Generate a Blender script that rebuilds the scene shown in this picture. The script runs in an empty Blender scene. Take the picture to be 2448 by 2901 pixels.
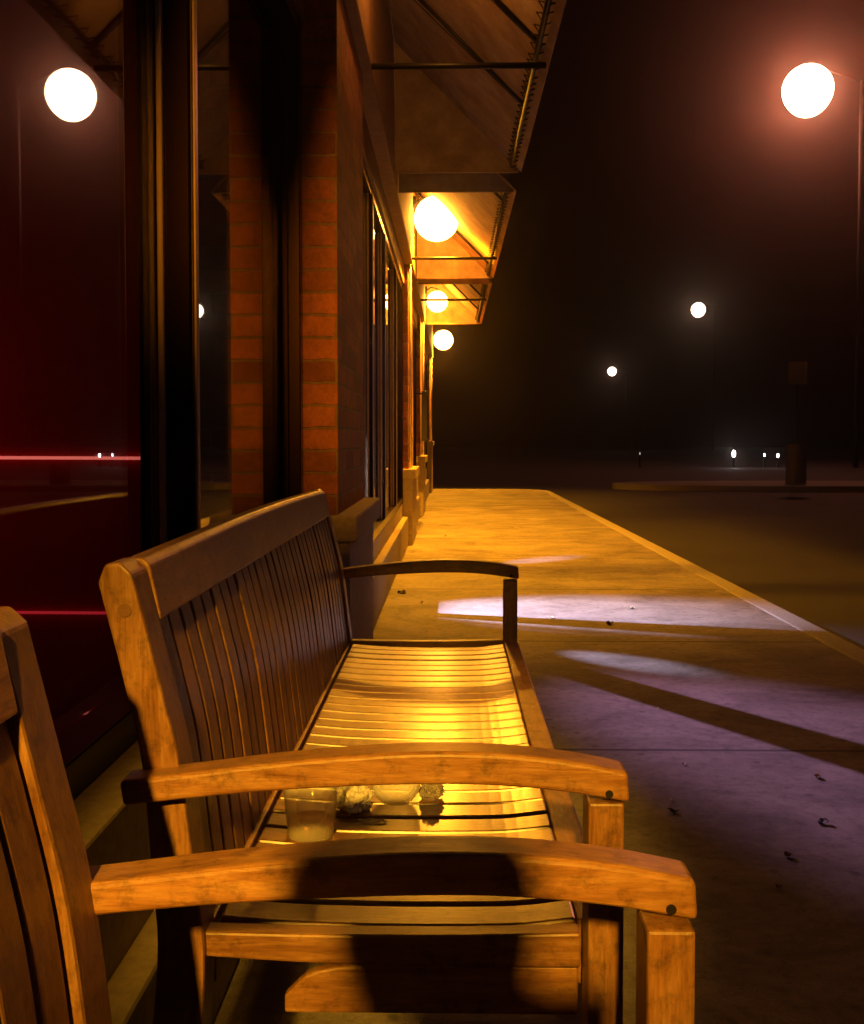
import bpy, bmesh, math, random
from mathutils import Vector, Matrix
random.seed(7)
S = bpy.context.scene
COL = S.collection
R = math.radians
# ------------------------------------------------------------------ camera
cd = bpy.data.cameras.new('camera'); cam = bpy.data.objects.new('camera', cd); COL.objects.link(cam)
cam.location = (0, 0, 1.0)
cam.rotation_euler = (R(88.0), 0, R(1.025))
cd.sensor_fit = 'HORIZONTAL'; cd.sensor_width = 36; cd.lens = 43.35
cd.shift_y = -0.040; cd.clip_start = 0.02; cd.clip_end = 2000
S.camera = cam
S.render.resolution_x = 864; S.render.resolution_y = 1024
# ------------------------------------------------------------------ night sky
w = bpy.data.worlds.new('World'); S.world = w; w.use_nodes = True
nt = w.node_tree; nt.nodes.clear()
sk = nt.nodes.new('ShaderNodeTexSky'); sk.sky_type = 'NISHITA'; sk.sun_disc = False
sk.sun_elevation = R(-4); sk.sun_rotation = R(200)
bg = nt.nodes.new('ShaderNodeBackground'); bg.inputs['Strength'].default_value = 0.0005
mx = nt.nodes.new('ShaderNodeMix'); mx.data_type = 'RGBA'; mx.blend_type = 'MULTIPLY'; mx.inputs[0].default_value = 1
mx.inputs[7].default_value = (1.0, 0.45, 0.35, 1)
wo = nt.nodes.new('ShaderNodeOutputWorld')
nt.links.new(sk.outputs[0], mx.inputs[6]); nt.links.new(mx.outputs[2], bg.inputs[0]); nt.links.new(bg.outputs[0], wo.inputs[0])
S.view_settings.view_transform = 'Standard'; S.view_settings.look = 'None'
S.view_settings.exposure = 0.0; S.view_settings.gamma = 1.0; S.view_settings.use_curve_mapping = False
S.render.engine = 'CYCLES'
SODIUM = (1.0, 0.37, 0.010)
AMBER = (1.0, 0.48, 0.03)
# ------------------------------------------------------------------ helpers
def tag(o, label=None, cat=None, group=None, kind=None):
    if label: o['label'] = label
    if cat: o['category'] = cat
    if group: o['group'] = group
    if kind: o['kind'] = kind
    return o
def thing(name, label, cat, loc=(0, 0, 0), group=None):
    o = bpy.data.objects.new(name, None); COL.objects.link(o); o.location = loc
    o.empty_display_size = 0.1
    return tag(o, label, cat, group)
def obj(name, bm, m, parent=None, bevel=0, seg=2, smooth=False):
    me = bpy.data.meshes.new(name)
    bmesh.ops.recalc_face_normals(bm, faces=bm.faces)
    bm.to_mesh(me); bm.free()
    if m: me.materials.append(m)
    if smooth:
        for p in me.polygons: p.use_smooth = True
    o = bpy.data.objects.new(name, me); COL.objects.link(o)
    if parent: o.parent = parent
    if bevel:
        b = o.modifiers.new('b', 'BEVEL'); b.width = bevel; b.segments = seg; b.limit_method = 'ANGLE'
    return o
def NB(): return bmesh.new()
def box(bm, x0, x1, y0, y1, z0, z1):
    vs = [bm.verts.new((x, y, z)) for z in (z0, z1) for x, y in ((x0, y0), (x1, y0), (x1, y1), (x0, y1))]
    for f in ((0, 3, 2, 1), (4, 5, 6, 7), (0, 1, 5, 4), (1, 2, 6, 5), (2, 3, 7, 6), (3, 0, 4, 7)):
        bm.faces.new([vs[i] for i in f])
    return bm
def prism(bm, pts, axis, a, b):
    """extrude polygon pts (2-D) along axis 'y' (pts=(x,z)), 'x' (pts=(y,z)) or 'z' (pts=(x,y))"""
    def P(p, t):
        return {'y': (p[0], t, p[1]), 'x': (t, p[0], p[1]), 'z': (p[0], p[1], t)}[axis]
    A = [bm.verts.new(P(p, a)) for p in pts]; B = [bm.verts.new(P(p, b)) for p in pts]
    n = len(pts)
    bm.faces.new(A); bm.faces.new(B[::-1])
    for i in range(n): bm.faces.new((A[i], B[i], B[(i+1) % n], A[(i+1) % n]))
    return bm
def ribbon(bm, top, bot, y0, y1):
    """solid between two x-z polylines of equal length, extruded in y"""
    r = []
    for (a, b) in zip(top, bot):
        r.append([bm.verts.new((a[0], y0, a[1])), bm.verts.new((a[0], y1, a[1])), bm.verts.new((b[0], y1, b[1])), bm.verts.new((b[0], y0, b[1]))])
    for i in range(len(r)-1):
        for k in range(4): bm.faces.new((r[i][k], r[i][(k+1) % 4], r[i+1][(k+1) % 4], r[i+1][k]))
    bm.faces.new(r[0]); bm.faces.new(r[-1][::-1])
    return bm
def tube(bm, pts, rad, n=10):
    pts = [Vector(p) for p in pts]; rings = []
    for i, p in enumerate(pts):
        d = (pts[min(i+1, len(pts)-1)] - pts[max(i-1, 0)]).normalized()
        u = d.cross(Vector((0, 0, 1)))
        if u.length < 1e-3: u = d.cross(Vector((1, 0, 0)))
        u.normalize(); v = d.cross(u)
        rr = rad[i] if isinstance(rad, (list, tuple)) else rad
        rings.append([bm.verts.new(p + (u*math.cos(2*math.pi*k/n) + v*math.sin(2*math.pi*k/n))*rr) for k in range(n)])
    for a, b in zip(rings, rings[1:]):
        for k in range(n): bm.faces.new((a[k], a[(k+1) % n], b[(k+1) % n], b[k]))
    bm.faces.new(rings[0][::-1]); bm.faces.new(rings[-1])
    return bm
def lathe(bm, prof, c=(0, 0, 0), n=40, closed=False):
    rings = []
    for (r, z) in prof:
        rings.append([bm.verts.new((c[0]+max(r, 1e-5)*math.cos(2*math.pi*k/n), c[1]+max(r, 1e-5)*math.sin(2*math.pi*k/n), c[2]+z)) for k in range(n)])
    for a, b in zip(rings, rings[1:]):
        for k in range(n): bm.faces.new((a[k], a[(k+1) % n], b[(k+1) % n], b[k]))
    if closed:
        for k in range(n): bm.faces.new((rings[-1][k], rings[-1][(k+1) % n], rings[0][(k+1) % n], rings[0][k]))
    else:
        bm.faces.new(rings[0][::-1]); bm.faces.new(rings[-1])
    return bm
# ------------------------------------------------------------------ materials
class N:
    def __init__(s, name):
        s.m = bpy.data.materials.new(name); s.m.use_nodes = True; s.t = s.m.node_tree
        s.b = s.t.nodes['Principled BSDF']
    def n(s, typ, **kw):
        x = s.t.nodes.new(typ)
        for k, v in kw.items(): setattr(x, k, v)
        return x
    def l(s, a, b): s.t.links.new(a, b)
    def coord(s, scale=(1, 1, 1), which='Object'):
        tc = s.n('ShaderNodeTexCoord'); mp = s.n('ShaderNodeMapping'); mp.inputs['Scale'].default_value = scale
        s.l(tc.outputs[which], mp.inputs['Vector']); return mp.outputs[0]
    def noise(s, vec, scale, detail=5, rough=.6, dist=0):
        x = s.n('ShaderNodeTexNoise'); x.inputs['Scale'].default_value = scale; x.inputs['Detail'].default_value = detail
        x.inputs['Roughness'].default_value = rough; x.inputs['Distortion'].default_value = dist
        s.l(vec, x.inputs['Vector']); return x.outputs['Fac']
    def ramp(s, fac, stops):
        x = s.n('ShaderNodeValToRGB'); e = x.color_ramp.elements
        while len(e) < len(stops): e.new(.5)
        for i, (p, c) in enumerate(stops):
            e[i].position = p; e[i].color = (c[0], c[1], c[2], 1) if isinstance(c, tuple) else (c, c, c, 1)
        s.l(fac, x.inputs[0]); return x.outputs[0]
    def mix(s, a, b, fac, mode='MIX'):
        x = s.n('ShaderNodeMix', data_type='RGBA', blend_type=mode)
        for v, i in ((fac, 0), (a, 6), (b, 7)):
            if isinstance(v, (int, float)): x.inputs[i].default_value = v
            elif isinstance(v, tuple): x.inputs[i].default_value = (*v, 1)
            else: s.l(v, x.inputs[i])
        return x.outputs[2]
    def math(s, op, a, b=None):
        x = s.n('ShaderNodeMath', operation=op)
        for i, v in enumerate((a, b)):
            if v is None: continue
            if isinstance(v, (int, float)): x.inputs[i].default_value = v
            else: s.l(v, x.inputs[i])
        return x.outputs[0]
    def bump(s, h, strength=.3, dist=.01, prev=None):
        x = s.n('ShaderNodeBump'); x.inputs['Strength'].default_value = strength; x.inputs['Distance'].default_value = dist
        s.l(h, x.inputs['Height'])
        if prev: s.l(prev, x.inputs['Normal'])
        s.l(x.outputs[0], s.b.inputs['Normal']); return x.outputs[0]
    def set(s, **kw):
        for k, v in kw.items():
            i = s.b.inputs[k.replace('_', ' ')]
            if hasattr(v, 'is_linked') or hasattr(v, 'links'): s.l(v, i)
            elif isinstance(v, tuple): i.default_value = (*v, 1)
            else: i.default_value = v
        return s
def wood(axis, tint=1.0, gloss=False):
    a = N('wood_' + axis)
    sc = {'x': (1, 9, 9), 'y': (9, 1, 9), 'z': (9, 9, 1)}[axis]
    v = a.coord(sc); v1 = a.coord((1, 1, 1))
    isl = a.n('ShaderNodeNewGeometry').outputs['Random Per Island']
    add = a.n('ShaderNodeVectorMath', operation='ADD'); cmb = a.n('ShaderNodeCombineXYZ')
    ml = a.math('MULTIPLY', isl, 37.0)
    for i in range(3): a.l(ml, cmb.inputs[i])
    a.l(v, add.inputs[0]); a.l(cmb.outputs[0], add.inputs[1]); v = add.outputs[0]
    g1 = a.noise(v, 9, 8, .65, .8); g2 = a.noise(v, 42, 4, .7)
    c = a.ramp(g1, [(.3, (.26*tint, .105*tint, .035*tint)), (.5, (.42*tint, .195*tint, .07*tint)), (.72, (.56*tint, .30*tint, .125*tint))])
    c = a.mix(c, a.ramp(g2, [(.35, .55), (.6, 1.0)]), .55, 'MULTIPLY')
    st = a.noise(v1, 38, 6, .75); st = a.ramp(st, [(.34, .42), (.5, 1.0)])
    c = a.mix(c, st, .8, 'MULTIPLY')
    st2 = a.noise(v1, 7, 4, .6); c = a.mix(c, a.ramp(st2, [(.35, .55), (.62, 1.0)]), .45, 'MULTIPLY')
    oi = a.n('ShaderNodeObjectInfo'); tone = a.ramp(a.math('FRACT', a.math('ADD', isl, oi.outputs['Random'])), [(0, .68), (1, 1.15)]); c = a.mix(c, tone, .9, 'MULTIPLY')
    a.l(c, a.b.inputs['Base Color'])
    r = a.ramp(g1, [(.3, .3), (.7, .42)] if gloss else [(.3, .34), (.7, .55)]); a.l(r, a.b.inputs['Roughness'])
    h = a.math('ADD', g2, a.math('MULTIPLY', g1, .6)); a.bump(h, .35, .0015)
    a.set(Coat_Weight=.45 if gloss else .15, Coat_Roughness=.2 if gloss else .3)
    return a.m
WX, WY, WZ = wood('x'), wood('y'), wood('z')
WBACK_DIM = wood('z', .78)  # back-slat wood tinted darker for the dim light on the backrest
WSEAT = wood('x', .9, True)
def simple(name, col, rough=.6, metal=0, nscale=30, amt=.3, bump=.1, bd=.003, **kw):
    a = N(name); v = a.coord()
    n1 = a.noise(v, nscale, 6, .65)
    c = a.mix(col, tuple(x*.45 for x in col), a.ramp(n1, [(.35, 1.0), (.65, 0.0)]), 'MIX')
    c2 = a.mix(col, c, amt); a.l(c2, a.b.inputs['Base Color'])
    a.set(Roughness=rough, Metallic=metal, **kw)
    if bump: a.bump(n1, bump, bd)
    return a.m
def brick_mat():
    a = N('brick')
    tc = a.n('ShaderNodeTexCoord'); sep = a.n('ShaderNodeSeparateXYZ'); a.l(tc.outputs['Object'], sep.inputs[0])
    cb = a.n('ShaderNodeCombineXYZ'); a.l(a.math('SUBTRACT', a.math('ADD', sep.outputs[0], sep.outputs[1]), .037), cb.inputs[0]); a.l(sep.outputs[2], cb.inputs[1])
    b = a.n('ShaderNodeTexBrick'); wob = a.n('ShaderNodeTexNoise'); wob.inputs['Scale'].default_value = 14; a.l(tc.outputs['Object'], wob.inputs['Vector'])
    wv = a.n('ShaderNodeVectorMath', operation='MULTIPLY_ADD'); a.l(wob.outputs['Color'], wv.inputs[0]); wv.inputs[1].default_value = (.012, .012, 0); a.l(cb.outputs[0], wv.inputs[2]); a.l(wv.outputs[0], b.inputs['Vector'])
    b.inputs['Scale'].default_value = 1; b.inputs['Brick Width'].default_value = .30; b.inputs['Row Height'].default_value = .081
    b.inputs['Mortar Size'].default_value = .006; b.inputs['Mortar Smooth'].default_value = .35; b.inputs['Bias'].default_value = -.1
    b.inputs['Color1'].default_value = (.42, .13, .06, 1); b.inputs['Color2'].default_value = (.17, .05, .03, 1); b.inputs['Mortar'].default_value = (.24, .14, .085, 1)
    v = a.coord(); n1 = a.noise(v, 60, 6, .7); n2 = a.noise(v, 12, 4, .6)
    c = a.mix(b.outputs['Color'], a.ramp(n1, [(.3, .5), (.6, 1.0)]), .7, 'MULTIPLY')
    c = a.mix(c, a.ramp(n2, [(.35, .6), (.65, 1.1)]), .6, 'MULTIPLY')
    a.l(c, a.b.inputs['Base Color']); a.set(Roughness=.85)
    h = a.math('ADD', a.math('MULTIPLY', b.outputs['Fac'], -1.0), a.math('MULTIPLY', n1, .35)); a.bump(h, .8, .008)
    return a.m
BRICK = brick_mat()
STONE = simple('limestone', (.47, .37, .26), .85, 0, 45, .5, .35, .004)
ALU = simple('bronze_aluminium', (.026, .010, .007), .25, .85, 20, .3, 0)
BEAD = simple('lit_bead', (.75, .5, .22), .4, .15, 20, .3, 0)  # lit ridges of the bronze frame put into a bright yellow colour
LITTRIM = simple('lit_trim', (.75, .66, .78), .4, .1, 20, .2, 0)  # lilac light on the mullions put into the trim colour
POLE = simple('painted_pole', (.012, .010, .009), .6, .2, 30, .3, 0)
DARKMETAL = simple('dark_metal', (.03, .025, .02), .45, .6, 30, .3, 0)
WALLPL = simple('painted_fascia', (.26, .13, .07), .7, 0, 12, .5, .2)
INTER = simple('interior_plaster', (.05, .045, .04), .9, 0, 6, .4, 0)
ROOF = simple('roofing', (.05, .05, .05), .9, 0, 6, .4, 0)
REDP = simple('glossy_red_paint', (.55, .012, .012), .22, 0, 3, .25, 0, Coat_Weight=.6)
def fabric():
    a = N('awning_canvas'); v = a.coord()
    n1 = a.noise(v, 4.5, 7, .7); n2 = a.noise(v, 300, 2, .5)
    c = a.ramp(n1, [(.35, (.34, .20, .08)), (.65, (.60, .41, .19))]); c = a.mix(c, a.ramp(n2, [(.3, .8), (.7, 1.0)]), .6, 'MULTIPLY')
    a.l(c, a.b.inputs['Base Color']); a.set(Roughness=.85); a.bump(a.math('ADD', n1, a.math('MULTIPLY', n2, .1)), .2, .02); return a.m
CANVAS = fabric()
def glass_pane():
    a = N('window_glass'); t = a.t; t.nodes.remove(a.b)
    tr = a.n('ShaderNodeBsdfTransparent'); tr.inputs[0].default_value = (.85, .88, .86, 1)
    gl = a.n('ShaderNodeBsdfGlossy'); gl.inputs['Roughness'].default_value = .012; gl.inputs[0].default_value = (1, 1, 1, 1)
    v = a.coord(); n1 = a.noise(v, 1.2, 2, .5)
    bp = a.n('ShaderNodeBump'); bp.inputs['Strength'].default_value = .05; bp.inputs['Distance'].default_value = .004; a.l(n1, bp.inputs['Height']); a.l(bp.outputs[0], gl.inputs['Normal'])
    geo = a.n('ShaderNodeNewGeometry'); dt = a.n('ShaderNodeVectorMath', operation='DOT_PRODUCT'); a.l(geo.outputs['Incoming'], dt.inputs[0]); a.l(geo.outputs['Normal'], dt.inputs[1])
    cs = a.math('SUBTRACT', 1.0, a.math('ABSOLUTE', dt.outputs['Value'])); p5 = a.math('POWER', cs, 5.0)
    fr = a.math('ADD', a.math('MULTIPLY', p5, .94), .06)
    mxs = a.n('ShaderNodeMixShader'); a.l(fr, mxs.inputs[0]); a.l(tr.outputs[0], mxs.inputs[1]); a.l(gl.outputs[0], mxs.inputs[2])
    a.l(mxs.outputs[0], t.nodes['Material Output'].inputs[0]); return a.m
PANE = glass_pane()
def globe_mat(name, col, strength):
    a = N(name); t = a.t; t.nodes.remove(a.b)
    em = a.n('ShaderNodeEmission'); em.inputs[0].default_value = (*col, 1); em.inputs[1].default_value = strength
    tr = a.n('ShaderNodeBsdfTransparent'); ad = a.n('ShaderNodeAddShader')
    a.l(em.outputs[0], ad.inputs[0]); a.l(tr.outputs[0], ad.inputs[1]); a.l(ad.outputs[0], t.nodes['Material Output'].inputs[0]); return a.m
def glass(name, col=(1, 1, 1), rough=.02, ior=1.45):
    a = N(name); a.set(Base_Color=col, Roughness=rough, Transmission_Weight=1.0, IOR=ior); return a.m
def concrete():
    a = N('sidewalk_concrete')
    tc = a.n('ShaderNodeTexCoord'); sep = a.n('ShaderNodeSeparateXYZ'); a.l(tc.outputs['Object'], sep.inputs[0])
    v = a.coord(); vs = a.coord((.6, 1, 1))
    n1 = a.noise(v, 180, 5, .7); n2 = a.noise(vs, 1.6, 6, .6, .5); n3 = a.noise(v, 26, 6, .75)
    c = a.ramp(n2, [(.3, (.26, .21, .17)), (.55, (.42, .36, .30)), (.75, (.50, .43, .36))])
    c = a.mix(c, a.ramp(n1, [(.3, .6), (.6, 1.0)]), .6, 'MULTIPLY')
    c = a.mix(c, a.ramp(n3, [(.3, .35), (.52, 1.0)]), .7, 'MULTIPLY')
    n4 = a.noise(a.coord((.85, 1.1, 1)), 2.6, 8, .72, .6); c = a.mix(c, a.ramp(n4, [(.36, .38), (.56, 1.0)]), .8, 'MULTIPLY')
    n5 = a.noise(v, 480, 2, .6); c = a.mix(c, a.ramp(n5, [(.35, .45), (.6, 1.1)]), .6, 'MULTIPLY')
    vo = a.n('ShaderNodeTexVoronoi'); vo.inputs['Scale'].default_value = 7; a.l(v, vo.inputs['Vector'])
    c = a.mix(c, a.ramp(vo.outputs['Distance'], [(.05, .35), (.12, 1.0)]), .75, 'MULTIPLY')
    fy = a.math('FRACT', a.math('MULTIPLY', a.math('ADD', sep.outputs[1], 20.45), 1/1.83))
    ly = a.math('LESS_THAN', fy, .011)
    fx = a.math('LESS_THAN', a.math('ABSOLUTE', a.math('SUBTRACT', sep.outputs[0], 1.0)), -1)
    j = a.math('MAXIMUM', ly, fx)
    c = a.mix(c, (.06, .05, .045), j)
    a.l(c, a.b.inputs['Base Color']); a.set(Roughness=.75)
    h = a.math('SUBTRACT', a.math('ADD', a.math('MULTIPLY', n1, .25), a.math('MULTIPLY', n3, .5)), a.math('MULTIPLY', j, 2.0))
    a.bump(h, 1.0, .007); return a.m
CONC = concrete()
def asphalt():
    a = N('asphalt'); v = a.coord(); n1 = a.noise(v, 120, 4, .8); n2 = a.noise(v, .6, 5, .6)
    c = a.mix(a.ramp(n2, [(.3, (.018, .016, .015)), (.7, (.042, .038, .035))]), a.ramp(n1, [(.3, .4), (.65, 1.2)]), .8, 'MULTIPLY')
    a.l(c, a.b.inputs['Base Color']); a.set(Roughness=.8); a.bump(n1, .8, .008); return a.m
ASPH = asphalt()
# ------------------------------------------------------------------ ground
box_road = NB(); box(box_road, -190, 190, -60, 195, -.6, -.14)
tag(obj('road', box_road, ASPH), kind='structure')
def plan_slab(x0, x1, y0, y1, r):
    p = [(x0, y0), (x1, y0)]
    for k in range(13):
        a = math.pi/2*k/12; p.append((x1-r+r*math.cos(a), y1-r+r*math.sin(a)))
    p.append((x0, y1)); return p
bm = NB(); prism(bm, plan_slab(-1.0, 1.845, -9, 21.55, .75), 'z', -.2, 0)
tag(obj('sidewalk', bm, CONC), kind='structure')
# kerb follows the sidewalk's outer edge
outer = plan_slab(-1.0, 2.0, -9, 21.70, .9)[1:]; inner = plan_slab(-1.0, 1.85, -9, 21.55, .75)[1:]
bm = NB(); rr = []
for a_, b_ in zip(outer, inner):
    rr.append([bm.verts.new((a_[0], a_[1], -.3)), bm.verts.new((a_[0]-.012 if a_[1] < 21 else a_[0], a_[1], .003)), bm.verts.new((b_[0], b_[1], .003)), bm.verts.new((b_[0], b_[1], -.3))])
for p, q in zip(rr, rr[1:]):
    for k in range(4): bm.faces.new((p[k], p[(k+1) % 4], q[(k+1) % 4], q[k]))
bm.faces.new(rr[0]); bm.faces.new(rr[-1][::-1])
KERB = simple('kerb_concrete', (.42, .38, .33), .8, 0, 60, .6, .4)
tag(obj('kerb', bm, KERB, bevel=.012), kind='structure')
# traffic island far right
bm = NB()
pts = [(8.2+7.0*math.cos(a)*(1 if math.cos(a) > 0 else .62), 24.9+1.6*math.sin(a)) for a in [2*math.pi*k/40 for k in range(40)]]
prism(bm, pts, 'z', -.2, .0)
tag(obj('traffic_island', bm, KERB, bevel=.02), kind='structure')
# ------------------------------------------------------------------ building
bld = thing('brick_building', 'low brick shopfront with bronze windows and pale stone pier caps along the left side', 'building')
WALLX = -.405
# fascia beam over windows, end wall, back wall, roof
bm = NB(); box(bm, -1.1, -.36, -9, 21.2, 2.68, 4.7); obj('fascia', bm, WALLPL, bld, bevel=.01)
bm = NB(); box(bm, -.39, -.335, -9, 21.2, 4.4, 4.5); obj('cornice', bm, STONE, bld, bevel=.008)
bm = NB(); box(bm, -7, -1.102, -9, 21.2, 3.3, 3.5); obj('roof', bm, ROOF, bld)
bm = NB(); box(bm, -7, -6.8, -9, 21.2, 0, 3.298); box(bm, -6.798, -1.102, -9, -8.8, 0, 3.298); box(bm, -6.798, -1.102, 21.0, 21.2, 0, 3.298)
obj('wall', bm, BRICK, bld)
bm = NB(); box(bm, -6.798, -.66, -8.798, 20.998, -.1, .1); obj('floor', bm, INTER, bld)
def pier(y0, y1, ztop, zcap=.095):
    bm = NB(); box(bm, -1.1, WALLX, y0, y1, ztop-.01, 2.679)
    p = obj('pier', bm, BRICK, bld, bevel=.004)
    bm = NB(); box(bm, -1.12, -.362, y0-.012, y1+.012, 0, ztop-zcap); obj('base', bm, STONE, p, bevel=.006)
    bm = NB(); box(bm, -1.13, -.333, y0-.05, y1+.05, ztop-zcap, ztop); obj('cap', bm, STONE, p, bevel=.01)
    return p
PIERS = [(-4.6, -3.5, .735), (3.74, 4.84, .735), (9.95, 11.1, .735), (13.85, 15.0, .80), (20.0, 21.2, 1.0)]
for p in PIERS: pier(*p)
bm = NB(); box(bm, -1.0, WALLX-.01, -9, -4.602, 0, 2.678); obj('wall', bm, BRICK, bld)
def bay(y0, y1, gx, muls, zs=.49, depth=.07, curb=True, ztop=2.49, trim=None):
    if zs > .2:
        bm = NB(); box(bm, gx-.06, -.46, y0+.014, y1-.014, 0, zs); obj('sill', bm, STONE, bld, bevel=.006)
    if curb:
        bm = NB(); box(bm, -.459, -.405, y0+.014, y1-.014, .002, .28); obj('curb_ledge', bm, STONE, bld, bevel=.008)
    # header between window and fascia
    bm = NB(); box(bm, gx-.05, gx+depth+.012, y0+.002, y1-.002, ztop, 2.678); obj('header', bm, WALLPL, bld)
    bm = NB(); f0 = gx-.04; f1 = gx+depth
    box(bm, f0, f1, y0+.003, y0+.06, zs+.001, ztop-.001); box(bm, f0, f1, y1-.06, y1-.003, zs+.001, ztop-.001)
    box(bm, f0, f1-.004, y0+.061, y1-.061, zs+.001, zs+.06); box(bm, f0, f1-.004, y0+.061, y1-.061, ztop-.061, ztop-.002)
    # stepped stops round the glass give the paired highlights
    box(bm, gx+.004, gx+.03, y0+.061, y0+.078, zs+.061, ztop-.062); box(bm, gx+.004, gx+.03, y1-.078, y1-.061, zs+.061, ztop-.062)
    win = obj('window', bm, ALU, bld, bevel=.004)
    ys = [y0+.06] + [m for mm in muls for m in (mm, mm+.06)] + [y1-.06]
    for m_ in muls:
        bm = NB(); box(bm, f0, f1, m_, m_+.06, zs+.061, ztop-.062)
        obj('mullion', bm, ALU, win, bevel=.005)
        for q in (m_-.017, m_+.0615):
            bm = NB(); box(bm, gx+.004, gx+.017, q, q+.0155, zs+.061, ztop-.062); obj('glazing_bead', bm, BEAD, win, bevel=.003)
        bm = NB(); box(bm, f1+.0005, f1+.006, m_+.018, m_+.042, zs+.061, ztop-.062); obj('trim_strip', bm, trim or BEAD, win, bevel=.002)
    for a_, b_ in zip(ys[::2], ys[1::2]):
        bm = NB(); box(bm, gx-.004, gx+.002, a_+.001, b_-.001, zs+.061, ztop-.062); obj('pane', bm, PANE, win)
bay(-3.5, 3.74, -.60, [-2.38, -.87, .64, 2.13])
bay(4.84, 9.95, -.49, [6.05, 7.2, 8.7], depth=.035, zs=.40, trim=LITTRIM)
bay(11.1, 13.85, -.49, [12.4], depth=.035)
bay(15.0, 20.0, -.49, [16.6, 18.3], depth=.035)
# dark framed board on the wall between far piers
mb = thing('menu_frame', 'small black rectangular frame fixed to the wall between the far piers', 'frame', (-.36, 13.2, 1.0))
bm = NB(); box(bm, 0, .07, -.3, -.26, 0, .62); box(bm, 0, .07, .26, .3, 0, .62); box(bm, 0, .07, -.259, .259, 0, .04); box(bm, 0, .07, -.259, .259, .58, .62)
obj('frame', bm, DARKMETAL, mb, bevel=.004)
bm = NB(); box(bm, -.08, -.001, -.02, .02, .59, .61); obj('bracket', bm, DARKMETAL, mb)
# interior: red partition with glowing lines put in for rail highlights behind the left pane, dark partition further on
bm = NB(); box(bm, -3.2, -.86, 3.2, 3.3, .1, 3.298); rp = obj('red_partition', bm, REDP, bld)
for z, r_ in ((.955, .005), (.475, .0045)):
    bm = NB(); tube(bm, [(-3.2, 3.188, z), (-.86, 3.188, z-.008)], r_, 12); obj('rail_glow', bm, globe_mat('rail_highlight', *(((1, .2, .16), .45) if z > .9 else ((.8, .03, .05), .25))), rp, smooth=True)
bm = NB(); box(bm, -6.7, -1.0, 4.9, 5.0, .1, 3.298); obj('partition', bm, INTER, bld)
rl = thing('added_red_lamp', 'added red tube lamp, out of view, reddening the partition behind the left window', 'lamp', (-1.95, 2.55, 1.15))  # unseen tube added to light the red partition
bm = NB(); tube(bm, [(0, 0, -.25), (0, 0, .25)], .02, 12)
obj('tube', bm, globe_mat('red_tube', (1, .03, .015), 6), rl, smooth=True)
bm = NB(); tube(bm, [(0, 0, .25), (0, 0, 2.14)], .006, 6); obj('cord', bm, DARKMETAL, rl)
# ------------------------------------------------------------------ awnings
def awning(y0, y1, rafters, struts, label, lace=True, ends=True):
    t = thing('awning', label, 'awning', (0, 0, 0), 'canvas awnings over the shop windows')
    O = (.445, 2.70); I = (-.355, 3.52)
    n = 12; top = []; bot = []
    for k in range(n+1):
        s = k/n; sag = -.010*math.sin(math.pi*s)
        x = O[0]+(I[0]-O[0])*s; z = O[1]+(I[1]-O[1])*s+sag
        top.append((x+.003, z+.004)); bot.append((x, z))
    bm = NB(); ribbon(bm, top, bot, y0, y1); obj('canopy', bm, CANVAS, t, smooth=False)
    fm = NB()
    tube(fm, [(.385, y0+.02, 2.735), (.385, y1-.02, 2.735)], .014, 10)
    obj('front_bar', fm, DARKMETAL, t, smooth=True)
    for r_ in rafters:
        fm = NB(); tube(fm, [(-.35, r_, 3.47), (.38, r_, 2.735)], .011, 8); obj('rafter', fm, DARKMETAL, t, smooth=True)
        fm = NB(); tube(fm, [(-.35, r_+.05, 3.45), (.38, r_+.03, 2.735)], .003, 6); obj('cable', fm, DARKMETAL, t)
    for r_ in struts:
        fm = NB(); tube(fm, [(-.36, r_, 2.70), (.43, r_, 2.70)], .014, 10); obj('strut', fm, DARKMETAL, t, smooth=True)
    if ends:
        for ye in (y0+.006, y1-.006):
            bm = NB(); prism(bm, [(O[0]-.012, O[1]+.004), (I[0], I[1]-.012), (I[0], O[1]+.004)], 'y', ye-.002, ye+.002); obj('end_panel', bm, CANVAS, t)
            bm = NB(); tube(bm, [(I[0], ye, O[1]), (O[0]-.02, ye, O[1])], .008, 8); obj('end_bar', bm, CANVAS, t, smooth=True)
    if lace:
        bm = NB(); y = y0+.06; pts = []
        while y < y1-.05:
            pts += [(.385, y, 2.748), (.352, y+.02, 2.765), (.385, y+.045, 2.722), (.412, y+.03, 2.725)]
            y += random.uniform(.07, .13)
        tube(bm, pts, .0035, 4); obj('lacing', bm, DARKMETAL, t)
    return t
awning(2.75, 6.65, [3.6, 4.6, 5.45], [3.3, 4.78], 'nearest large beige canvas awning with dark frame bars and lacing, top of picture')
awning(7.15, 10.95, [7.6, 10.3], [9.75], 'second canvas awning lit bright yellow by the big wall lamp beneath it')
awning(11.3, 15.2, [12.6, 13.9], [12.6], 'farthest small canvas awning above the two distant wall lamps')
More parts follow.
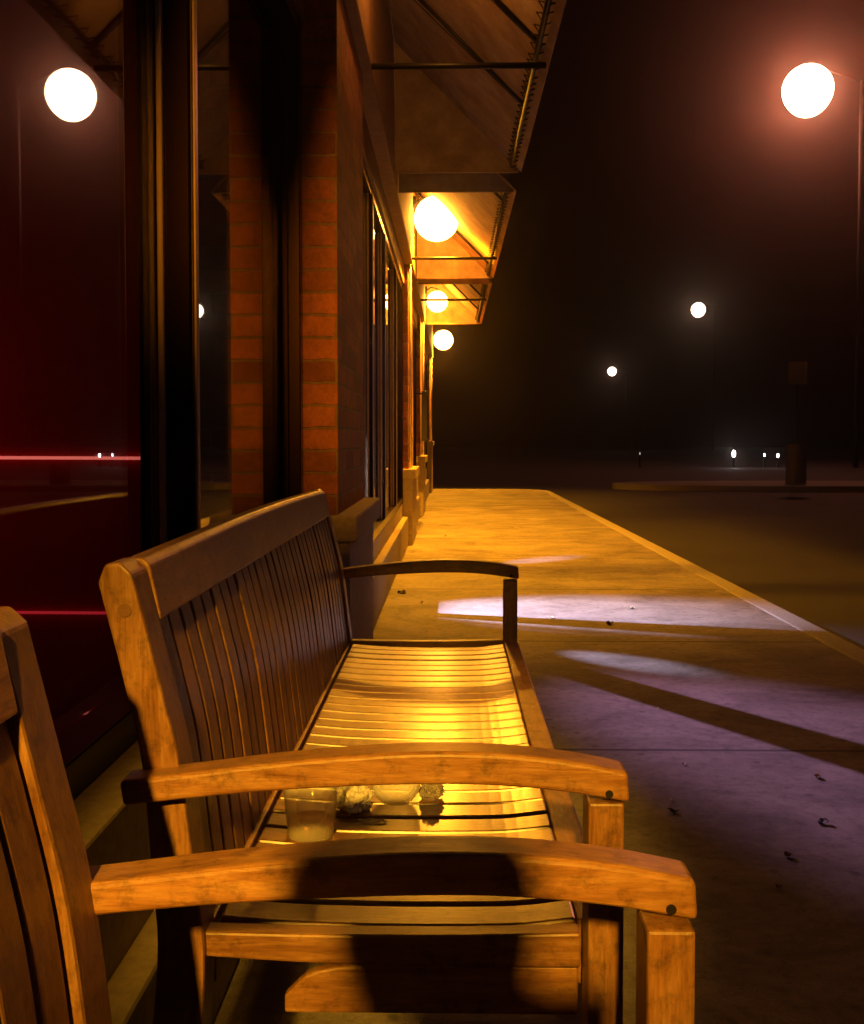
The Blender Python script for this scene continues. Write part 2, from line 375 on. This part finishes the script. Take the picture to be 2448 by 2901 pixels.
# ------------------------------------------------------------------ lamps
LITEDGE = simple('lit_edge_pale', (.7, .6, .5), .35, .3, 30, .2, 0)  # pale pipes added in place of the lit pier corners
GLOBE = globe_mat('sodium_globe', (1.0, .46, .10), 9)
def point(name, loc, energy, col, rad, parent=None):
    l = bpy.data.lights.new(name, 'POINT'); l.energy = energy; l.color = col; l.shadow_soft_size = rad
    o = bpy.data.objects.new(name, l); COL.objects.link(o); o.location = loc
    if parent: o.parent = parent
    return o
def wall_lamp(x, y, z, label, energy, rad=.11, beam=None, lit_edge=None, down=2.3):
    t = thing('wall_lamp', label, 'wall lamp', (x, y, z), 'round sodium wall lamps along the shopfront')
    bx = -.36-x
    bm = NB(); tube(bm, [(bx, 0, .16), (bx+.03, 0, .16)], .055, 20); obj('backplate', bm, DARKMETAL, t, smooth=False)
    bm = NB(); tube(bm, [(bx+.02, 0, .16), (bx*.5, 0, .2), (0, 0, .18), (0, 0, rad*.9)], .010, 8); obj('bracket', bm, DARKMETAL, t, smooth=True)
    bm = NB(); bmesh.ops.create_uvsphere(bm, u_segments=32, v_segments=16, radius=rad); obj('globe', bm, GLOBE, t, smooth=True)
    point('bulb', (0, 0, 0), energy*(.08 if beam or lit_edge else .10), SODIUM, .06, t)
    l = bpy.data.lights.new('downlight', 'SPOT'); l.energy = energy*down; l.color = SODIUM; l.spot_size = R(129); l.spot_blend = .4; l.shadow_soft_size = .05
    o = bpy.data.objects.new('downlight', l); COL.objects.link(o); o.parent = t
    if lit_edge:
        cz, cx = lit_edge
        bm = NB(); tube(bm, [(cx-x, 0, cz-z), (cx-x, 0, .12)], .014, 10); obj('lit_edge', bm, LITEDGE, t, smooth=True)
    if beam:
        l = bpy.data.lights.new('beam', 'SPOT'); l.energy = 240; l.color = (1.0, .36, .012); l.spot_size = R(8.5); l.spot_blend = 1.0; l.shadow_soft_size = .06  # narrow spot added to the lamp to light the bench
        o = bpy.data.objects.new('beam', l); COL.objects.link(o); o.parent = t
        o.rotation_euler = (Vector(beam)-Vector((x, y, z))).to_track_quat('-Z', 'Y').to_euler()
    return t
wall_lamp(-.135, 10.0, 3.12, 'big glowing globe wall lamp nearest the camera, under the second awning', 560, .215, (-.05, 2.1, .5), (.74, -.388))
wall_lamp(-.19, 14.7, 2.96, 'upper of the two distant glowing globe wall lamps', 420, .15, None, (.81, -.388))
wall_lamp(-.15, 21.0, 3.03, 'lower, farthest glowing globe wall lamp at the end of the building', 420, .2, None, (1.01, -.388))
wall_lamp(-.19, 4.3, 3.14, 'added globe wall lamp, unseen above the top of the picture, brightening the nearest awning', 50, .10, down=.03)  # unseen lamp added to brighten the awning canvas
def street_lamp(x, y, z, label, rad, strength, col, energy=0, lcol=None):
    t = thing('street_lamp', label, 'street lamp', (x, y, -.14), 'tall street lamps across the parking lot')
    z += .14
    bm = NB(); tube(bm, [(rad+1.2, 0, 0), (rad+1.2, 0, z+.35)], [.11, .06], 10); obj('pole', bm, POLE, t, smooth=True)
    bm = NB(); tube(bm, [(rad+1.2, 0, z+.3), (rad*.5, 0, z+rad*.8+.1)], .04, 8); obj('arm', bm, POLE, t, smooth=True)
    bm = NB(); lathe(bm, [(.02, rad*1.12), (rad*.25, rad*1.08), (rad*.36, rad*.97), (rad*.33, rad*.955)], (0, 0, z), 56); obj('hood', bm, POLE, t, smooth=True)
    bm = NB(); lathe(bm, [(rad*math.cos(q)*(1 if q > 0 else 1-.06*abs(q)), rad*math.sin(q)*(1 if q > 0 else 1.08)) for q in [math.pi/2*(1-k/10)*.8 if k < 10 else -math.pi/2*(k-10)/10*.98 for k in range(21)]], (0, 0, z), 56)
    obj('lens', bm, globe_mat('street_lens', col, strength), t, smooth=True)
    if energy: point('bulb', (0, 0, z), energy, lcol or col, rad*.7, t)
    return t
street_lamp(15.15, 45, 15.9, 'largest and highest street lamp glowing white with a red halo at upper right', 1.05, 11, (1, .62, .38), 1700, (1, .10, .03))
street_lamp(33.0, 140, 18.5, 'middle sized white street lamp in the dark sky right of the awnings', .95, 4, (1, .72, .5))
street_lamp(18.5, 120, 9.0, 'smallest, lowest street lamp left of the others in the dark sky', .5, 4, (1, .72, .55))
street_lamp(10.0, -9.0, 9.0, 'tall street lamp with cold bluish light standing behind the photographer', .3, 3, (.7, .7, 1), 40, (.62, .55, 1.0))
# low bollard lights far across the lot
for i, (px, py, r_, st, lab) in enumerate([(1495, 925, .10, 30, 'brightest small white bollard light far across the dark lot'),
        (1557, 928, .05, 6, 'dim bluish bollard light between the two brighter far ones'), (1584, 929, .06, 14, 'small white bollard light just left of the concrete sign base'),
        (1305, 925, .04, .25, 'very faint bollard light far left of the other low lights')]):
    D = 45.0; x = (px-920)/2124*D; z = 1-(py-900)/2124*D
    t = thing('bollard_light', lab, 'bollard light', (x, D, -.14), 'low bollard lights across the lot')
    bm = NB(); tube(bm, [(0, 0, 0), (0, 0, z+.14-r_*1.4)], .05, 10); obj('post', bm, DARKMETAL, t)
    bm = NB(); lathe(bm, [(r_*.5, -r_*1.4), (r_*.62, 0), (r_*.45, r_*1.2)], (0, 0, z+.14), 14); obj('lens', bm, globe_mat('bollard_lens', (.75, .75, 1) if i == 1 else (1, .95, .9), st), t, smooth=True)
    bm = NB(); lathe(bm, [(r_*.8, r_*1.2), (r_*.8, r_*1.5), (.01, r_*1.8)], (0, 0, z+.14), 14); obj('cap', bm, DARKMETAL, t)
# sign on its concrete base on the island
sg = thing('parking_sign', 'small rectangular sign on a post in a concrete base, far right in the dark', 'sign', (8.25, 25.0, 0))
bm = NB(); tube(bm, [(0, 0, 0), (0, 0, .92), (0, 0, .95)], [.235, .235, .21], 24); obj('base', bm, simple('stained_concrete', (.2, .16, .13), .85), sg)
bm = NB(); tube(bm, [(0, 0, .95), (0, 0, 2.9)], .03, 8); obj('post', bm, DARKMETAL, sg)
bm = NB(); box(bm, -.22, .22, -.05, -.035, 2.35, 2.88); obj('sign_board', bm, simple('sign_paint', (.22, .19, .18), .5, 0, 9, .3, 0), sg, bevel=.004)
# ------------------------------------------------------------------ benches
def interp(tbl, t):
    for (a, va), (b, vb) in zip(tbl, tbl[1:]):
        if t <= b: 
            s = (t-a)/(b-a); return va+(vb-va)*s
    return tbl[-1][1]
def arc(tbl, n):
    """smooth resample of a table of (x,z)"""
    out = []
    P = [Vector((a, b)) for a, b in tbl]
    P = [P[0]*2-P[1]] + P + [P[-1]*2-P[-2]]
    for i in range(1, len(P)-2):
        for k in range(n):
            t = k/n; a, b, c, d = P[i-1:i+3]
            q = .5*((2*b)+(-a+c)*t+(2*a-5*b+4*c-d)*t*t+(-a+3*b-3*c+d)*t**3); out.append((q.x, q.y))
    out.append(tuple(P[-2])); return out
FRONT0 = [(-.325, 0), (-.285, .25), (-.272, .42), (-.282, .52), (-.298, .645), (-.320, .74), (-.348, .855)]
REAR0 = [(-.385, 0), (-.345, .25), (-.325, .42), (-.330, .52), (-.340, .645), (-.360, .74), (-.386, .845)]
BL = 1.76; LEGW = .058
PLUG = simple('wood_plug', (.16, .07, .03), .5, 0, 90, .4, 0)
def make_bench(label, lean=0):
    def LN(tbl): return [(a-lean*max(0, b-.5), b) for a, b in tbl]
    FRONT = LN(FRONT0); REAR = LN(REAR0)
    t = thing('garden_bench', label, 'bench', (0, 0, 0), 'wooden garden benches along the shop wall')
    for y0, inner in ((0.0, 1), (BL-LEGW, 0)):
        # reclined back leg / stile
        f = arc(FRONT, 5); r = arc(REAR, 5)
        bm = NB(); ribbon(bm, f + LN([(-.362, .868)]), r + LN([(-.378, .866)]), y0, y0+LEGW)
        lg = obj('leg', bm, WZ, t, bevel=.004)
        if not inner: pass
        bm = NB(); px_ = -.356-lean*.315; tube(bm, [(px_, y0-.0015, .815), (px_, y0+.01, .815)], .0075, 20); obj('plug', bm, PLUG, lg)
        # front leg
        bm = NB(); box(bm, .147, .185, *((y0-.030, y0+.022) if inner else (y0+LEGW-.022, y0+LEGW+.030)), 0, .6155)
        obj('leg', bm, WZ, t, bevel=.003)
        # curved arm
        top = arc([(-.354, .637), (-.27, .6475), (-.17, .660), (-.05, .6695), (.04, .6695), (.12, .6625), (.188, .650)], 5)
        bot = arc([(-.350, .610), (-.27, .6195), (-.17, .6285), (-.05, .6345), (.04, .6345), (.12, .628), (.190, .617)], 5)
        ya, yb = (y0-.034, y0+.009) if inner else (y0+LEGW-.009, y0+LEGW+.034)
        bm = NB(); ribbon(bm, top, bot, ya, yb); arm = obj('arm', bm, WX, t, bevel=.005, seg=3)
        bm = NB(); tube(bm, [(.168, ya-.0012, .627), (.168, ya+.01, .627)], .0042, 16); obj('plug', bm, DARKMETAL, arm)
        # side seat rail, with arched lower edge, and low stretcher
        tp = arc([(-.278, .452), (-.15, .450), (0, .450), (.145, .454)], 5); bt = arc([(-.278, .424), (-.15, .417), (0, .414), (.145, .414)], 5)
        bm = NB(); ribbon(bm, tp, bt, y0+.014, y0+.040); obj('side_rail', bm, WX, t, bevel=.003)
        tp = arc([(-.29, .14), (0, .14), (.145, .14)], 3); bt = arc([(-.29, .09), (0, .09), (.145, .09)], 3)
        bm = NB(); ribbon(bm, tp, bt, y0+.014, y0+.040); obj('stretcher', bm, WX, t, bevel=.003)
        tp = arc([(-.19, .365), (-.15, .395), (-.05, .402), (.146, .402)], 4); bt = arc([(-.19, .345), (-.15, .345), (-.05, .345), (.146, .345)], 4)
        bm = NB(); ribbon(bm, tp, bt, y0+.042, y0+.056); obj('cleat', bm, WX, t, bevel=.003)
    # front seat rail, rear seat rail
    bm = NB(); box(bm, .146, .187, .053, BL-.059, .375, .4515); obj('front_rail', bm, WY, t, bevel=.004)
    bm = NB(); box(bm, -.30, -.272, .06, BL-.06, .37, .415); obj('rear_rail', bm, WY, t, bevel=.003)
    # seat slats (front to back, gently hollowed)
    bm = NB(); n = 28; p = (BL-.118)/n
    for k in range(n):
        y = .059+k*p; dz = random.uniform(-.001, .001)
        tp = arc([(-.268, .447+dz), (-.19, .441+dz), (-.09, .4385+dz), (0, .4385+dz), (.08, .4405+dz), (.1455, .448+dz)], 4)
        bt = [(a, b-.016) for a, b in tp]
        ribbon(bm, tp, bt, y+.004, y+p-.004)
    obj('seat', bm, WSEAT, t, bevel=.0035)
    # backrest slats
    bm = NB(); n = 30; p = (BL-2*LEGW-.004)/n
    prof = arc(LN([(-.273, .434), (-.283, .52), (-.299, .645), (-.320, .74), (-.336, .80)]), 4)
    for k in range(n):
        y = LEGW+.002+k*p; dx = random.uniform(-.0012, .0012)
        ribbon(bm, [(a-.006+dx, b) for a, b in prof], [(a-.020+dx, b) for a, b in prof], y+.0035, y+p-.0035)
    obj('backrest', bm, WBACK_DIM, t, bevel=.003)
    bm = NB(); ribbon(bm, [(-.272, .40), (-.274, .446)], [(-.298, .40), (-.300, .446)], LEGW, BL-LEGW); obj('lower_rail', bm, WY, t, bevel=.003)
    # slightly crowned top rail
    bm = NB(); m = 24; rings = []
    for k in range(m+1):
        s = k/m; y = LEGW+(BL-2*LEGW)*s; c = .008*math.sin(math.pi*s)
        sec = [(-.332, .795), (-.345, .858+c), (-.353, .866+c), (-.372, .866+c), (-.380, .858+c), (-.362, .795)]
        rings.append([bm.verts.new((a, y, b)) for a, b in LN(sec)])
    for a, b in zip(rings, rings[1:]):
        for k in range(6): bm.faces.new((a[k], a[(k+1) % 6], b[(k+1) % 6], b[k]))
    bm.faces.new(rings[0]); bm.faces.new(rings[-1][::-1])
    obj('top_rail', bm, WY, t, bevel=.003)
    return t
def copy_tree(o, parent=None):
    c = o.copy(); COL.objects.link(c)
    if parent: c.parent = parent
    for ch in [x for x in o.children]: copy_tree(ch, c)
    return c
b1 = make_bench('farther slatted wooden bench seen whole, with the plastic cup and clear glass on its seat')
b1.location = (0, 1.125, 0)
b2 = make_bench('nearest slatted wooden bench, cut off by the picture edge, its armrest crossing in front')
b2.location = (.008, .820-(BL-.009), 0)
# ------------------------------------------------------------------ things on the seat
def thin(name, col, base):
    a = N(name); a.set(Base_Color=col, Roughness=.12, Specular_IOR_Level=.9)
    tr = a.n('ShaderNodeBsdfTransparent'); ms = a.n('ShaderNodeMixShader'); lw = a.n('ShaderNodeLayerWeight'); lw.inputs[0].default_value = .35
    f = a.math('ADD', a.math('MULTIPLY', lw.outputs['Facing'], .5), base)
    a.l(f, ms.inputs[0]); a.l(tr.outputs[0], ms.inputs[1]); a.l(a.b.outputs[0], ms.inputs[2]); a.l(ms.outputs[0], a.t.nodes['Material Output'].inputs[0]); return a.m
CUPM = thin('cup_plastic', (.85, .8, .75), .16)
GLS = thin('clear_glass', (.9, .88, .85), .17)
cup = thing('plastic_cup', 'clear plastic cup with amber drink standing near the back of the bench seat', 'cup', (-.198, 1.455, .441))
bm = NB(); lathe(bm, [(.0, 0), (.031, 0), (.0325, .002), (.0405, .080), (.0435, .082), (.0440, .085), (.0425, .0865), (.0395, .085), (.0393, .080), (.0315, .0035), (.0, .0035)], n=48)
obj('cup_wall', bm, CUPM, cup, smooth=True)
bm = NB(); lathe(bm, [(.0, .004), (.0312, .004), (.0330, .024), (.0, .024)], n=40); obj('drink', bm, glass('amber_drink', (.9, .55, .15), 0, 1.33), cup, smooth=False)
gl = thing('stemless_glass', 'round clear stemless wine glass standing right of the plastic cup on the bench', 'glass', (-.085, 1.60, .434))
prof = []
for k in range(14):
    a = -math.pi/2+math.pi*.5*k/13*1.55; prof.append((.040*math.cos(a)*1.0+.0, .040+.040*math.sin(a)))
prof = [(0.0, 0.0), (.014, .0005)] + [(r, z) for r, z in prof if r > .016] + [(.031, .085)]
inn = [(max(r-.0018, 0), z+(.002 if z < .02 else 0)) for r, z in prof][::-1]
bm = NB(); lathe(bm, prof+inn, n=48); obj('bowl', bm, GLS, gl, smooth=True)
def crumple(name, label, cat, loc, s, seed, m):
    rnd = random.Random(seed); bm = NB(); bmesh.ops.create_icosphere(bm, subdivisions=4, radius=1)
    from mathutils import noise as mn
    for v in bm.verts:
        q = v.co.copy(); d = 1+.35*mn.noise(q*2.1+Vector((seed, 0, 0)))+.22*abs(mn.noise(q*5+Vector((0, seed, 0))))*2-.1+.1*mn.noise(q*11)
        v.co = Vector((q.x*s[0]*d, q.y*s[1]*d, max(q.z*s[2]*d, -s[2]*.8)+s[2]*.8))
    o = obj(name, bm, m); o.location = loc; return tag(o, label, cat)
CEL = N('cellophane').set(Base_Color=(.8, .75, .7), Roughness=.15, Transmission_Weight=.75, IOR=1.2).m
crumple('crumpled_napkin', 'crumpled whitish napkin lying between the plastic cup and the round glass', 'napkin', (-.148, 1.565, .436), (.026, .028, .024), 3, simple('paper', (.75, .7, .68), .7, 0, 40, .2, .3))
crumple('cellophane_wrapper', 'small crumpled clear wrapper just right of the round glass on the bench', 'wrapper', (-.030, 1.62, .437), (.017, .02, .019), 9, CEL)
crumple('paper_scrap', 'small scrap of clear wrapper lying flat in front of the round glass', 'wrapper', (-.115, 1.515, .434), (.022, .012, .004), 5, CEL)
# ------------------------------------------------------------------ litter and leaves on the sidewalk
LEAF = simple('dry_leaf', (.42, .22, .08), .7, 0, 60, .5, 0)
DLEAF = simple('dark_leaf', (.05, .03, .02), .7, 0, 60, .5, 0)
PALE = simple('pale_leaf', (.75, .6, .35), .6, 0, 60, .3, 0)
spots = [((910, 1094), 1, 'pale scrap lit bright in the far yellow part of the sidewalk', .05), ((1290, 1243), 1, 'pale leaf inside the bluish light band on the sidewalk', .045),
 ((1128, 1263), 1, 'pale leaf just below the bluish light band near the bench arm', .03), ((1246, 1275), 2, 'dark leaf below the bluish light band', .05),
 ((1400, 1565), 1, 'tiny pale scrap on the purple lit sidewalk right of the near armrest', .016), ((1375, 1640), 1, 'tiny pale sliver at the edge of the purple light', .012),
 ((1672, 1590), 0, 'brown leaf at the right in the purple light', .028), ((1615, 1755), 0, 'brown leaf in the dark at lower right', .028),
 ((1378, 1664), 2, 'dark leaf just outside the purple light near the bench', .03), ((1685, 1685), 2, 'dark leaf at the lower edge of the purple light', .035),
 ((820, 1212), 2, 'dark twig beside the stone ledge on the sidewalk', .07), ((860, 1232), 1, 'small pale crumb near the stone ledge', .03),
 ((1055, 1078), 1, 'pale speck in the far part of the sidewalk', .05), ((770, 1322), 1, 'pale leaf at the foot of the stone ledge behind the bench', .035),
 ((1595, 1820), 0, 'small brown leaf in the dark lower right corner of the sidewalk', .018), ((1345, 1450), 1, 'tiny pale crumb in the lilac streak', .014)]
for i, ((px, py), kind, lab, sz) in enumerate(spots):
    D = 2124/(py-900); x = (px-920)/2124*D
    bm = NB(); rnd = random.Random(i)
    n = 9; mid = [bm.verts.new(((k/(n-1)-.5)*sz, rnd.uniform(-.02, .02)*sz, .004+sz*.12*math.sin(k*.9+i))) for k in range(n)]
    for sgn in (-1, 1):
        ed = [bm.verts.new((v.co.x+rnd.uniform(-.04, .04)*sz, v.co.y+sgn*sz*.38*math.sin(math.pi*(k+.3)/(n-.4)), v.co.z+sz*rnd.uniform(.02, .2))) for k, v in enumerate(mid)]
        for k in range(n-1): bm.faces.new((mid[k], mid[k+1], ed[k+1], ed[k]))
    o = obj('fallen_leaf', bm, (LEAF, PALE, DLEAF)[kind]); sm = o.modifiers.new('s', 'SOLIDIFY'); sm.thickness = .0008
    o.location = (x, D, 0); o.rotation_euler = (0, 0, rnd.uniform(0, 3)); tag(o, lab, 'leaf', 'scattered leaves and scraps on the sidewalk')
# ------------------------------------------------------------------ the photographer, seated on the near bench behind the camera
def skin(name, joints, edges, m, parent=None, sub=2):
    me = bpy.data.meshes.new(name); me.from_pydata([j[0] for j in joints], edges, []); me.materials.append(m)
    o = bpy.data.objects.new(name, me); COL.objects.link(o)
    if parent: o.parent = parent
    sk_ = o.modifiers.new('s', 'SKIN')
    for v, j in zip(me.skin_vertices[0].data, joints): v.radius = j[1] if isinstance(j[1], tuple) else (j[1], j[1])
    me.skin_vertices[0].data[0].use_root = True
    s2 = o.modifiers.new('ss', 'SUBSURF'); s2.levels = sub; s2.render_levels = sub
    return o
per = thing('person', 'photographer in dark clothes sitting on the nearest bench, holding up a phone', 'person', (0, 0, 0))
CLOTH = simple('dark_cloth', (.04, .035, .04), .9, 0, 60, .3, .3)
J = [((-.12, -.52, .50), (.13, .10)), ((-.12, -.50, .68), (.12, .10)), ((-.11, -.46, .88), (.14, .10)), ((-.10, -.43, 1.00), (.09, .08)), ((-.09, -.40, 1.07), .05), ((-.10, -.36, 1.15), (.066, .07)), ((-.10, -.35, 1.235), (.10, .10)), ((-.10, -.36, 1.31), (.075, .07)),
     ((.07, -.43, .97), .055), ((.16, -.38, .76), .045), ((.09, -.16, .90), .032), ((.06, -.09, .96), .024),
     ((-.28, -.45, .97), .055), ((-.30, -.34, .76), .045), ((-.13, -.16, .90), .032), ((-.08, -.09, .96), .024),
     ((.0, -.62, .50), .09), ((.32, -.60, .50), .07), ((.34, -.60, .10), .045), ((.44, -.60, .05), .04),
     ((.0, -.44, .50), .09), ((.32, -.38, .50), .07), ((.34, -.38, .10), .045), ((.44, -.38, .05), .04)]
E = [(0, 1), (1, 2), (2, 3), (3, 4), (4, 5), (5, 6), (6, 7), (2, 8), (8, 9), (9, 10), (10, 11), (2, 12), (12, 13), (13, 14), (14, 15), (0, 16), (16, 17), (17, 18), (18, 19), (0, 20), (20, 21), (21, 22), (22, 23)]
skin('body', J, E, CLOTH, per)
bm = NB(); box(bm, -.066, .066, -.075, -.066, .925, 1.04); ph = obj('smartphone', bm, DARKMETAL, bevel=.003); tag(ph, 'slim dark phone held up by the photographer', 'phone')
# ------------------------------------------------------------------ spotlights added inside the shop for street light reflected off the windows
def spot(name, loc, target, energy, col, ang, blend, rad, parent=None):
    l = bpy.data.lights.new(name, 'SPOT'); l.energy = energy; l.color = col; l.spot_size = R(ang); l.spot_blend = blend; l.shadow_soft_size = rad
    o = bpy.data.objects.new(name, l); COL.objects.link(o); o.location = loc
    o.rotation_euler = (Vector(target)-Vector(loc)).to_track_quat('-Z', 'Y').to_euler()
    return o
LIL = (.62, .58, 1.0)
def added_spot(loc, target, energy, ang, blend, label, col=LIL, rad=.01):
    t = thing('added_spotlight', label, 'spotlight', loc, 'cold white spotlights added inside the shop for the sidewalk light patches')
    d = (Vector(target)-Vector(loc)).normalized()
    bm = NB(); tube(bm, [-d*.12, d*.0], .04, 16); obj('can', bm, DARKMETAL, t)
    bm = NB(); tube(bm, [-d*.06, (-d*.06).to_3d()+Vector((0, 0, 3.2-loc[2]))], .008, 6); obj('stem', bm, DARKMETAL, t)
    s = spot('spot', Vector(loc)+d*.015, target, energy, col, ang, blend, rad); s.parent = t; s.location = d*.015
bs = thing('wall_spotlight', 'twin headed sodium spotlight on the wall behind the photographer', 'spotlight', (-.33, -4.0, 3.14))
for nm, tg, en, an in (('bench', (-.10, 1.0, .70), 3900, 9.6), ('pier', (-.47, 3.74, 1.5), 3600, 13)):
    d = (Vector(tg)-Vector((-.33, -4.0, 3.14))).normalized()
    bm = NB(); tube(bm, [-d*.2, d*.0], .06, 20); obj('head', bm, DARKMETAL, bs)
    sp = spot('spot', (-.33, -4.0, 3.14), tg, en, AMBER if nm == 'bench' else SODIUM, an, .75 if nm == 'bench' else 1.0, .09); sp.parent = bs; sp.location = d*.012
bm = NB(); tube(bm, [(-.07, 0, 0), (0, -.12, .05)], .015, 8); obj('bracket', bm, DARKMETAL, bs)
added_spot((-1.3, 6.35, 1.45), (.65, 6.1, 0), 2400, 34, 1.0, 'added spotlight, standing in for reflected street light, throwing the broad bluish band across the sidewalk')
added_spot((-1.4, 6.9, 1.05), (.75, 8.75, 0), 1600, 7, .8, 'added spotlight, standing in for reflected street light, throwing the thin far streak')
added_spot((-1.0, 6.2, .95), (.8, 4.7, 0), 1100, 8, 1.0, 'added spotlight, standing in for reflected street light, throwing the slanting lilac streak')
added_spot((-1.4, 7.5, 2.2), (1.5, 3.0, 0), 2100, 20, 1.0, 'added spotlight inside the shop throwing the wide purple pool near the kerb', (.82, .42, .9))
# ------------------------------------------------------------------ thin haze added for the bloom round the lamps
bm = NB(); box(bm, -200, 200, -70, 205, -1.6, 26)
hz = N('bloom_haze'); t_ = hz.t; t_.nodes.remove(hz.b)
pv = hz.n('ShaderNodeVolumePrincipled'); pv.inputs['Density'].default_value = .0022; pv.inputs['Anisotropy'].default_value = .93; pv.inputs['Color'].default_value = (1, .84, .76, 1)
t_.links.new(pv.outputs[0], t_.nodes['Material Output'].inputs['Volume'])
tag(obj('haze', bm, hz.m), kind='stuff')
